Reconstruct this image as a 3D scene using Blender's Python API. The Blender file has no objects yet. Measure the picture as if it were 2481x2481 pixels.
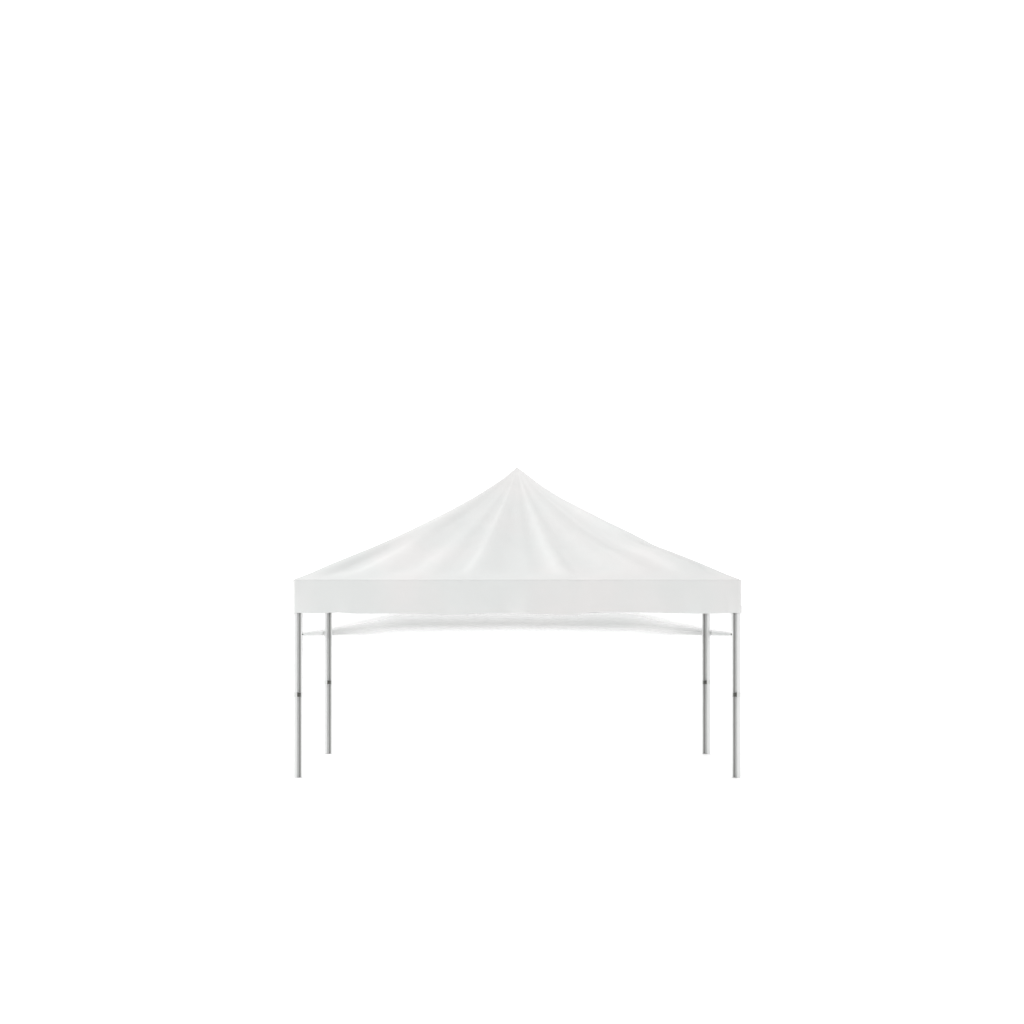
import bpy, bmesh, math
from mathutils import Vector

sc = bpy.context.scene
col = sc.collection

# ------------------------------------------------------------------ measures
CX, HZ = 975.5, 1140.0            # vanishing point in the 1932 px view of the photo
SPAN = 4.42                       # leg spacing, metres
S = SPAN / 826.6                  # metres per photo px at the front legs
DEP = 27.84                       # camera to front legs
FPX = DEP / S
CAMZ = 327.0 * S
H = SPAN / 2                      # legs stand at x, y = +-H
E = 2.250                         # half width of the eave
ZT, ZB, ZA = CAMZ + 47.0 * S, CAMZ - 16.5 * S, 3.244
CAMY = -H - DEP

def smooth(a, b, x):
    x = min(1.0, max(0.0, (x - a) / (b - a)))
    return x * x * (3 - 2 * x)

def lerp(pts, x):
    if x <= pts[0][0]: return pts[0][1]
    for (x0, y0), (x1, y1) in zip(pts, pts[1:]):
        if x <= x1: return y0 + (y1 - y0) * (x - x0) / (x1 - x0)
    return pts[-1][1]

# ------------------------------------------------------------------ materials
def mat(name):
    m = bpy.data.materials.new(name); m.use_nodes = True
    nt = m.node_tree
    return m, nt, nt.nodes['Principled BSDF'], nt.nodes['Material Output']

def fabric(name, lo, hi, trans, ripple=True):
    m, nt, p, out = mat(name)
    tc = nt.nodes.new('ShaderNodeTexCoord')
    n1 = nt.nodes.new('ShaderNodeTexNoise'); n1.inputs['Scale'].default_value = 1.1; n1.inputs['Detail'].default_value = 3
    nt.links.new(tc.outputs['Object'], n1.inputs['Vector'])
    mx = nt.nodes.new('ShaderNodeMix'); mx.data_type = 'RGBA'
    mx.inputs['A'].default_value = (*lo, 1); mx.inputs['B'].default_value = (*hi, 1)
    mr = nt.nodes.new('ShaderNodeMapRange'); mr.inputs['From Min'].default_value = .38; mr.inputs['From Max'].default_value = .62
    nt.links.new(n1.outputs['Fac'], mr.inputs['Value']); nt.links.new(mr.outputs['Result'], mx.inputs['Factor'])
    nt.links.new(mx.outputs['Result'], p.inputs['Base Color'])
    p.inputs['Roughness'].default_value = .75
    p.inputs['Specular IOR Level'].default_value = .25
    # fine weave and soft cloth ripples
    n2 = nt.nodes.new('ShaderNodeTexNoise'); n2.inputs['Scale'].default_value = 260; n2.inputs['Detail'].default_value = 1
    nt.links.new(tc.outputs['Object'], n2.inputs['Vector'])
    n3 = nt.nodes.new('ShaderNodeTexNoise'); n3.inputs['Scale'].default_value = 2.2; n3.inputs['Detail'].default_value = 2
    nt.links.new(tc.outputs['Object'], n3.inputs['Vector'])
    b1 = nt.nodes.new('ShaderNodeBump'); b1.inputs['Strength'].default_value = .05; b1.inputs['Distance'].default_value = .002
    b2 = nt.nodes.new('ShaderNodeBump'); b2.inputs['Strength'].default_value = .35; b2.inputs['Distance'].default_value = .05
    nt.links.new(n2.outputs['Fac'], b1.inputs['Height']); nt.links.new(n3.outputs['Fac'], b2.inputs['Height'])
    nt.links.new(b2.outputs['Normal'], b1.inputs['Normal']); 
    if ripple: nt.links.new(b1.outputs['Normal'], p.inputs['Normal'])
    t = nt.nodes.new('ShaderNodeBsdfTranslucent')
    nt.links.new(mx.outputs['Result'], t.inputs['Color'])
    ms = nt.nodes.new('ShaderNodeMixShader'); ms.inputs[0].default_value = trans
    nt.links.new(p.outputs[0], ms.inputs[1]); nt.links.new(t.outputs[0], ms.inputs[2])
    nt.links.new(ms.outputs[0], out.inputs['Surface'])
    return m, nt, ms, out

ROOF, *_ = fabric('white_polyester', (.735, .745, .738), (.765, .757, .75), .12)
VAL, *_ = fabric('white_valance_polyester', (.735, .748, .74), (.765, .757, .75), .12)
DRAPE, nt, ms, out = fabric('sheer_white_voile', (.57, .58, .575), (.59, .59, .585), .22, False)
# voile: opacity fades towards both hems, standing in for the soft shading of the cloth
at = nt.nodes.new('ShaderNodeAttribute'); at.attribute_name = 'shade_opacity'
tr = nt.nodes.new('ShaderNodeBsdfTransparent')
mt = nt.nodes.new('ShaderNodeMixShader')
nt.links.new(at.outputs['Fac'], mt.inputs[0]); nt.links.new(tr.outputs[0], mt.inputs[1]); nt.links.new(ms.outputs[0], mt.inputs[2])
nt.links.new(mt.outputs[0], out.inputs['Surface'])

def metal(name, c, rough, met=1.0):
    m, nt, p, out = mat(name)
    p.inputs['Base Color'].default_value = (*c, 1); p.inputs['Metallic'].default_value = met
    tc = nt.nodes.new('ShaderNodeTexCoord')
    mp = nt.nodes.new('ShaderNodeMapping'); mp.inputs['Scale'].default_value = (90, 90, 1.5)
    n = nt.nodes.new('ShaderNodeTexNoise'); n.inputs['Scale'].default_value = 1
    nt.links.new(tc.outputs['Object'], mp.inputs['Vector']); nt.links.new(mp.outputs[0], n.inputs['Vector'])
    mr = nt.nodes.new('ShaderNodeMapRange'); mr.inputs['To Min'].default_value = rough - .04; mr.inputs['To Max'].default_value = rough + .04
    nt.links.new(n.outputs['Fac'], mr.inputs['Value']); nt.links.new(mr.outputs['Result'], p.inputs['Roughness'])
    return m
ALU = metal('brushed_aluminium', (.68, .687, .682), .35, .5)
SLOT_SHADE = metal('grey_slot_shade', (.30, .30, .295), .4, .3)  # dark colour standing in for shade on the inner side of the legs
COLLAR = metal('dull_aluminium', (.60, .61, .60), .35, .5)
CLIP_SHADE = metal('dark_plastic_and_shade', (.06, .06, .053), .5, 0)  # plastic of the tie clips; also paints the shaded side of the collars

GROUND, nt, p, out = mat('white_studio_floor')
n = nt.nodes.new('ShaderNodeTexNoise'); n.inputs['Scale'].default_value = .6
tc = nt.nodes.new('ShaderNodeTexCoord'); nt.links.new(tc.outputs['Object'], n.inputs['Vector'])
mr = nt.nodes.new('ShaderNodeMapRange'); mr.inputs['To Min'].default_value = .55; mr.inputs['To Max'].default_value = .62
nt.links.new(n.outputs['Fac'], mr.inputs['Value']); nt.links.new(mr.outputs['Result'], p.inputs['Roughness'])
p.inputs['Base Color'].default_value = (.93, .93, .93, 1)
p.inputs['Specular IOR Level'].default_value = .5

# ------------------------------------------------------------------ helpers
def link(name, bm, m, parent=None, smoothed=True):
    bmesh.ops.recalc_face_normals(bm, faces=bm.faces)
    for e in bm.edges:
        if e.is_boundary or (name == 'roof' and all(abs(abs(v.co.x) - abs(v.co.y)) < 1e-4 for v in e.verts)): e.smooth = False
    me = bpy.data.meshes.new(name); bm.to_mesh(me); bm.free()
    if smoothed:
        for f in me.polygons: f.use_smooth = True
    me.materials.append(m)
    o = bpy.data.objects.new(name, me); col.objects.link(o)
    if parent: o.parent = parent
    return o

def solid(o, th, offset=-1):
    md = o.modifiers.new('cloth_thickness', 'SOLIDIFY'); md.thickness = th; md.offset = offset
    return o

# ------------------------------------------------------------------ ground
bm = bmesh.new()
R = 3000.0
bm.faces.new([bm.verts.new(c) for c in ((-R, -200, 0), (R, -200, 0), (R, 2 * R, 0), (-R, 2 * R, 0))])
g = link('ground', bm, GROUND, smoothed=False); g['kind'] = 'structure'
g.data.update()

# ------------------------------------------------------------------ the gazebo
tent = bpy.data.objects.new('canopy_tent', None); col.objects.link(tent)
tent['label'] = 'white pop-up canopy tent with pointed peaked roof and four silver legs'
tent['category'] = 'tent'

# ridge profiles measured on the silhouette, (x, y) in px of the photo
def prof(raw, sx, side):
    pts = []
    for x, y in raw:
        px = (sx + x / 3.389) * .7787; py = (1100 + y / 3.389) * .7787
        k = abs(px - CX) * S / DEP                     # |x| / depth
        # |x| = E(1-t), depth = DEP - .04 + E t
        t = (E - k * (DEP - .04)) / (E + k * E)
        z = CAMZ + (HZ - py) * (DEP - .04 + E * t) / FPX
        pts.append((max(t, 0), z))
    pts.sort()
    pts[0] = (0, ZT)
    pts = [q for q in pts if q[0] < .975] + [(1.0, ZA)]
    return pts
LP = prof([(75,1030),(300,940),(540,840),(700,772),(870,698),(1000,638),(1160,560),(1350,465),(1560,350),(1700,262),(1800,195),(1860,148)], 690, -1)
RP = prof([(130,168),(250,262),(400,356),(560,438),(800,560),(1000,655),(1180,752),(1300,795),(1480,865),(1600,915),(1750,980),(1872,1030)], 1240, 1)

LOWF = [(-.80,.04,.75),(-.5,.035,.4),(-.25,.025,.8),(.2,.032,1.0),(.47,.09,.3),(.60,.025,.4),(.79,.032,1.3),(.985,.02,.3),
        (-.925,.035,-1.2),(-.64,.07,-.35),(-.38,.05,-.45),(-.12,.10,-.55),(.09,.04,-.5),(.275,.025,-.7),(.36,.06,-.2),(.67,.05,-.5),(.93,.03,-2.0)]
UPF = [(-.95,.07,1.0),(-.5,.06,.25),(-.27,.035,.7),(.21,.045,.9),(.47,.05,.3),(.72,.03,.4),(.93,.09,1.1),
       (-.76,.06,-.6),(-.40,.05,-.5),(-.12,.12,-.6),(.08,.05,-.5),(.33,.05,-.6),(.64,.08,-.4)]
NG = 800
def integrate(terms):
    gs = [sum(a * math.exp(-((-1 + 2 * i / NG - c) / w) ** 2) for c, w, a in terms) for i in range(NG + 1)]
    mean = sum(gs) / len(gs)
    g = [0.0]
    for i in range(NG):
        g.append(g[-1] + (gs[i] + gs[i + 1] - 2 * mean) / NG)
    return g
GL, GU = integrate(LOWF), integrate(UPF)
def fold(u, t):
    f = (u + 1) / 2 * NG; i = min(int(f), NG - 1); w = f - i
    k = smooth(.25, .6, t)
    return (GL[i] * (1 - w) + GL[i + 1] * w) * (1 - k) + (GU[i] * (1 - w) + GU[i + 1] * w) * k

def roof_height(a, b, u, t, amount):
    w = (u + 1) / 2
    z = lerp(a, t) * (1 - w) + lerp(b, t) * w
    z -= .035 * (1 - u * u) * math.sin(math.pi * min(1, t)) ** 1.2      # cloth sags between the ridges
    z += .25 * amount * E * (1 - t) * fold(u, t) * smooth(0, .15, t) * (1 - .6 * smooth(.5, 1, t))
    return z

def smooth_profile(p):
    n = 200; v = [lerp(p, i / n) for i in range(n + 1)]
    for _ in range(14):
        v = [v[0]] + [(v[i - 1] + 2 * v[i] + v[i + 1]) / 4 for i in range(1, n)] + [v[-1]]
    return [(i / n, v[i]) for i in range(n + 1)]
LPs, RPs = smooth_profile(LP), smooth_profile(RP)

bm = bmesh.new()
NU, NT = 160, 70
faces4 = [  # start corner profile, end corner profile, rotation
    (LPs, RPs, 0), (RPs, LPs, 90), (LPs, RPs, 180), (RPs, LPs, 270)]
for a, b, r in faces4:
    c, s_ = round(math.cos(math.radians(r))), round(math.sin(math.radians(r)))
    grid = []
    for j in range(NT + 1):
        t = j / NT * .988
        row = []
        for i in range(NU + 1):
            u = -1 + 2 * i / NU
            x, y = u * E * (1 - t), -E * (1 - t)
            row.append(bm.verts.new((c * x - s_ * y, s_ * x + c * y, roof_height(a, b, u, t, 1 if r == 0 else .5))))
        grid.append(row)
    for j in range(NT):
        for i in range(NU):
            bm.faces.new((grid[j][i], grid[j][i + 1], grid[j + 1][i + 1], grid[j + 1][i]))
    # rolled eave: the cloth turns over the edge bar into the valance
    last = grid[0]
    for k in range(1, 5):
        an = k / 4 * math.pi / 2
        row = []
        for i in range(NU + 1):
            u = -1 + 2 * i / NU
            ex = E + .010 * math.sin(an)
            x, y = u * ex, -ex
            row.append(bm.verts.new((c * x - s_ * y, s_ * x + c * y, ZT - .012 * (1 - math.cos(an)))))
        for i in range(NU):
            bm.faces.new((row[i], row[i + 1], last[i + 1], last[i]))
        last = row
top = bm.verts.new((0, 0, ZA))
bmesh.ops.remove_doubles(bm, verts=bm.verts, dist=.0008)
bm.edges.ensure_lookup_table()
loop = [e for e in bm.edges if e.is_boundary and all(v.co.z > 3 for v in e.verts)]
for e in loop: bm.faces.new((e.verts[0], e.verts[1], top))
solid(link('roof', bm, ROOF, tent), .004)

# valance: a hanging band on four sides, hem slightly uneven
HEM = [(-1,0),(-.86,0),(-.8,.004),(-.72,-.003),(-.45,-.004),(-.3,-.013),(-.24,-.012),(-.2,-.002),(0,-.003),(.12,-.006),(.2,-.014),(.25,-.013),(.33,.004),(.42,.006),(.6,.002),(.8,-.004),(.88,-.003),(.93,.001),(1,0)]
bm = bmesh.new()
NV = 14
EV = E + .0095
for r in (0, 90, 180, 270):
    c, s_ = round(math.cos(math.radians(r))), round(math.sin(math.radians(r)))
    grid = []
    for j in range(NV + 1):
        v = j / NV
        row = []
        for i in range(NU + 1):
            u = -1 + 2 * i / NU
            edge = 1 - smooth(.93, 1, abs(u))
            zb = ZB + lerp(HEM, u) * (1.6 if r in (0, 180) else .6)
            z = ZT - .0125 + (zb - ZT + .0125) * v
            wob = .018 * math.sin(u * 7 + 1.2 + r) + .006 * math.sin(u * 23 + r * 2) + .004 * math.sin(u * 41)
            out_ = wob * v * edge
            x, y = u * EV, -EV - out_
            row.append(bm.verts.new((c * x - s_ * y, s_ * x + c * y, z)))
        grid.append(row)
    for j in range(NV):
        for i in range(NU):
            bm.faces.new((grid[j][i], grid[j + 1][i], grid[j + 1][i + 1], grid[j][i + 1]))
bmesh.ops.remove_doubles(bm, verts=bm.verts, dist=.0008)
solid(link('valance', bm, VAL, tent), .004)

# legs: slotted aluminium extrusion, the slot towards the inside of the tent holds a strip coloured dark as shade
W = .0437
def mirror(pts, sx):
    return [(x * W * -sx, y * W) for x, y in pts]        # drawn for the left leg: +x looks into the tent
def section(sx):
    return mirror([(-1, .6), (-1, -.55), (-.93, -.78), (-.78, -.92), (-.30, -.95), (-.22, -.93), (-.16, -.89), (-.02, -.66), (.16, -.55), (.24, -.22), (.72, -.22),
                   (.73, -.9), (.77, -.94), (.92, -.9), (1, -.78), (1, .6), (.6, 1), (-.6, 1)], sx)
def wrap(sx, g):                                         # closed outline, grown by g
    return mirror([(x * g, y * g) for x, y in [(-1, .6), (-1, -.55), (-.93, -.78), (-.78, -.92), (-.1, -.95), (.77, -.94), (.92, -.9), (1, -.78), (1, .6), (.6, 1), (-.6, 1)]], sx)
def prism(sec, z0, z1, cap=.006, soft=.9):
    bm = bmesh.new()
    levels = [(z0, soft), (z0 + cap, 1.0), (z1 - .001, 1.0), (z1, .99)]
    rings = [[bm.verts.new((x * k, y * k, z)) for x, y in sec] for z, k in levels]
    n = len(sec)
    for a, b in zip(rings, rings[1:]):
        for i in range(n):
            bm.faces.new((a[i], a[(i + 1) % n], b[(i + 1) % n], b[i]))
    bm.faces.new(rings[0]); bm.faces.new(rings[-1])
    return bm
JZ0, JZ1 = CAMZ - 174.6 * S, CAMZ - 166.2 * S
for fy in (-1, 1):
    for sx in (-1, 1):
        leg = link('leg', prism(section(sx), 0, ZT - .03, .004, 1), ALU, tent, False)
        leg.location = (sx * H, fy * H, 0)
        if fy > 0: leg.scale = (1.12, 1.12, 1)
        link('slot_shade', prism(mirror([(.25, -.19), (.25, -.3), (.7, -.3), (.7, -.19)], sx), .004, ZT - .035, .001, 1), SLOT_SHADE, leg, False)  # dark strip in the slot, shade put into its colour
        link('joint_collar', prism(wrap(sx, 1.012), JZ0, JZ1, .002, .99), COLLAR, leg, False)
        link('collar_shade', prism(mirror([(-.12, -.7), (-.12, -.98), (-.06, -1.02), (.7, -1.02), (.75, -.98), (.75, -.7)], sx), JZ0 + .001, JZ1 - .001, .001, 1), CLIP_SHADE, leg, False)  # added dark piece, paints the collar's inner side as shaded

# inner drape: a gathered strip of voile tied to the front legs, carried round behind the rear legs
def c7(pts):   # measured at the left half
    return [((700 + x / 3.45) * .7787, (1380 + y / 3.45) * .7787) for x, y in pts]
UP = c7([(60,526),(105,522),(200,505),(300,485),(400,460),(500,436),(600,412),(700,385),(800,362),(900,342),(1100,330),(1905,325)])
LO = c7([(60,554),(105,554),(360,553),(600,552),(800,553),(1000,551),(1200,548),(1500,544),(1905,540)])
path = []
y0, y1 = -H + .045, H + .07
for i in range(41):
    k = i / 40
    path.append((-2.19 - .078 * k, y0 + (y1 - .05 - y0) * k))
for i in range(1, 7):
    a = i / 7 * math.pi / 2
    path.append((-2.268 + .05 * (1 - math.cos(a)), y1 - .05 + .05 * math.sin(a)))
for i in range(0, 241):
    path.append((-2.218 + 4.436 * i / 240, y1))
half = path[:47]
path = half + path[47:] + [(-x, y) for x, y in reversed(half)]
bm = bmesh.new()
lay = bm.verts.layers.float.new('shade_opacity')
ND = 60
prev = None
for (x, y) in path:
    dep = y - CAMY
    off = abs(x) * FPX / dep
    px = CX - off
    zu = CAMZ + (HZ - lerp(UP, px)) * dep / FPX
    zl = CAMZ + (HZ - lerp(LO, px)) * dep / FPX
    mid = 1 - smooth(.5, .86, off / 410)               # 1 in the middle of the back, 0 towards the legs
    row = []
    for j in range(ND + 1):
        v = j / ND
        z = zl + (zu - zl) * v
        bul = .02 * math.sin(math.pi * v) + .0015 * math.sin(v * 11 + x * 2)
        if y > H + .02: vv = bm.verts.new((x, y + .02 - bul, z))
        else: vv = bm.verts.new((x + (.01 - bul * .5) * (-1 if x < 0 else 1), y, z))
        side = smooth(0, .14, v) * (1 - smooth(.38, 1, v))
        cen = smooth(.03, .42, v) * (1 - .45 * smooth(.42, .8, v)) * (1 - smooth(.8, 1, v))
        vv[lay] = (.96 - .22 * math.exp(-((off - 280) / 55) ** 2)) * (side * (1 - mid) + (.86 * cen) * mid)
        row.append(vv)
    if prev:
        for j in range(ND):
            bm.faces.new((prev[j], row[j], row[j + 1], prev[j + 1]))
    prev = row
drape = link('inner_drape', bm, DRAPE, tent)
zt = CAMZ - (1196.8 - HZ) * S
for sx in (-1, 1):
    bm = prism(mirror([(1.005, -.5), (1.2, -.45), (1.2, .5), (1.005, .5)], sx), zt - .007, zt + .007, .001, 1)
    o = link('tie_clip', bm, CLIP_SHADE, drape, False)
    o.location = (sx * H, -H, 0)

# ------------------------------------------------------------------ light
w = bpy.data.worlds.new('World'); sc.world = w; w.use_nodes = True
nt = w.node_tree; bg = nt.nodes['Background']
tc = nt.nodes.new('ShaderNodeTexCoord'); sp = nt.nodes.new('ShaderNodeSeparateXYZ')
nt.links.new(tc.outputs['Generated'], sp.inputs[0])
mr = nt.nodes.new('ShaderNodeMapRange'); mr.interpolation_type = 'SMOOTHSTEP'
mr.inputs['From Min'].default_value = -.3; mr.inputs['From Max'].default_value = .8
mr.inputs['To Min'].default_value = 1.42; mr.inputs['To Max'].default_value = 2.3
nt.links.new(sp.outputs['Y'], mr.inputs['Value'])
bg.inputs['Color'].default_value = (1, 1, 1, 1)
m2 = nt.nodes.new('ShaderNodeMapRange'); m2.interpolation_type = 'SMOOTHSTEP'
m2.inputs['From Min'].default_value = .15; m2.inputs['From Max'].default_value = .9
m2.inputs['To Min'].default_value = 1.0; m2.inputs['To Max'].default_value = .37
nt.links.new(sp.outputs['Z'], m2.inputs['Value'])
mu = nt.nodes.new('ShaderNodeMath'); mu.operation = 'MULTIPLY'
nt.links.new(mr.outputs['Result'], mu.inputs[0]); nt.links.new(m2.outputs['Result'], mu.inputs[1])
nt.links.new(mu.outputs[0], bg.inputs['Strength'])

def lamp(name, loc, aim, power, size):
    l = bpy.data.lights.new(name, 'AREA'); l.energy = power; l.size = size; l.shape = 'DISK'
    o = bpy.data.objects.new(name, l); col.objects.link(o); o.location = loc
    o.rotation_euler = (Vector(aim) - Vector(loc)).to_track_quat('-Z', 'Y').to_euler()
lamp('key_lamp', (-22, -2, 10), (0, 0, 1), 4200, 3)
lamp('fill_lamp', (22, -2, 10), (0, 0, 1), 1300, 3)

# ------------------------------------------------------------------ camera
cd = bpy.data.cameras.new('camera'); cam = bpy.data.objects.new('camera', cd); col.objects.link(cam)
cam.location = (0, CAMY, CAMZ); cam.rotation_euler = (math.pi / 2, 0, 0)
cd.sensor_width = 36; cd.lens = 36 * FPX / 1932
cd.shift_x = (966 - CX) / 1932; cd.shift_y = (HZ - 966) / 1932
cd.clip_end = 10000
sc.camera = cam
vs = sc.view_settings
vs.view_transform = 'Standard'; vs.look = 'None'; vs.exposure = 0; vs.gamma = 1; vs.use_curve_mapping = False
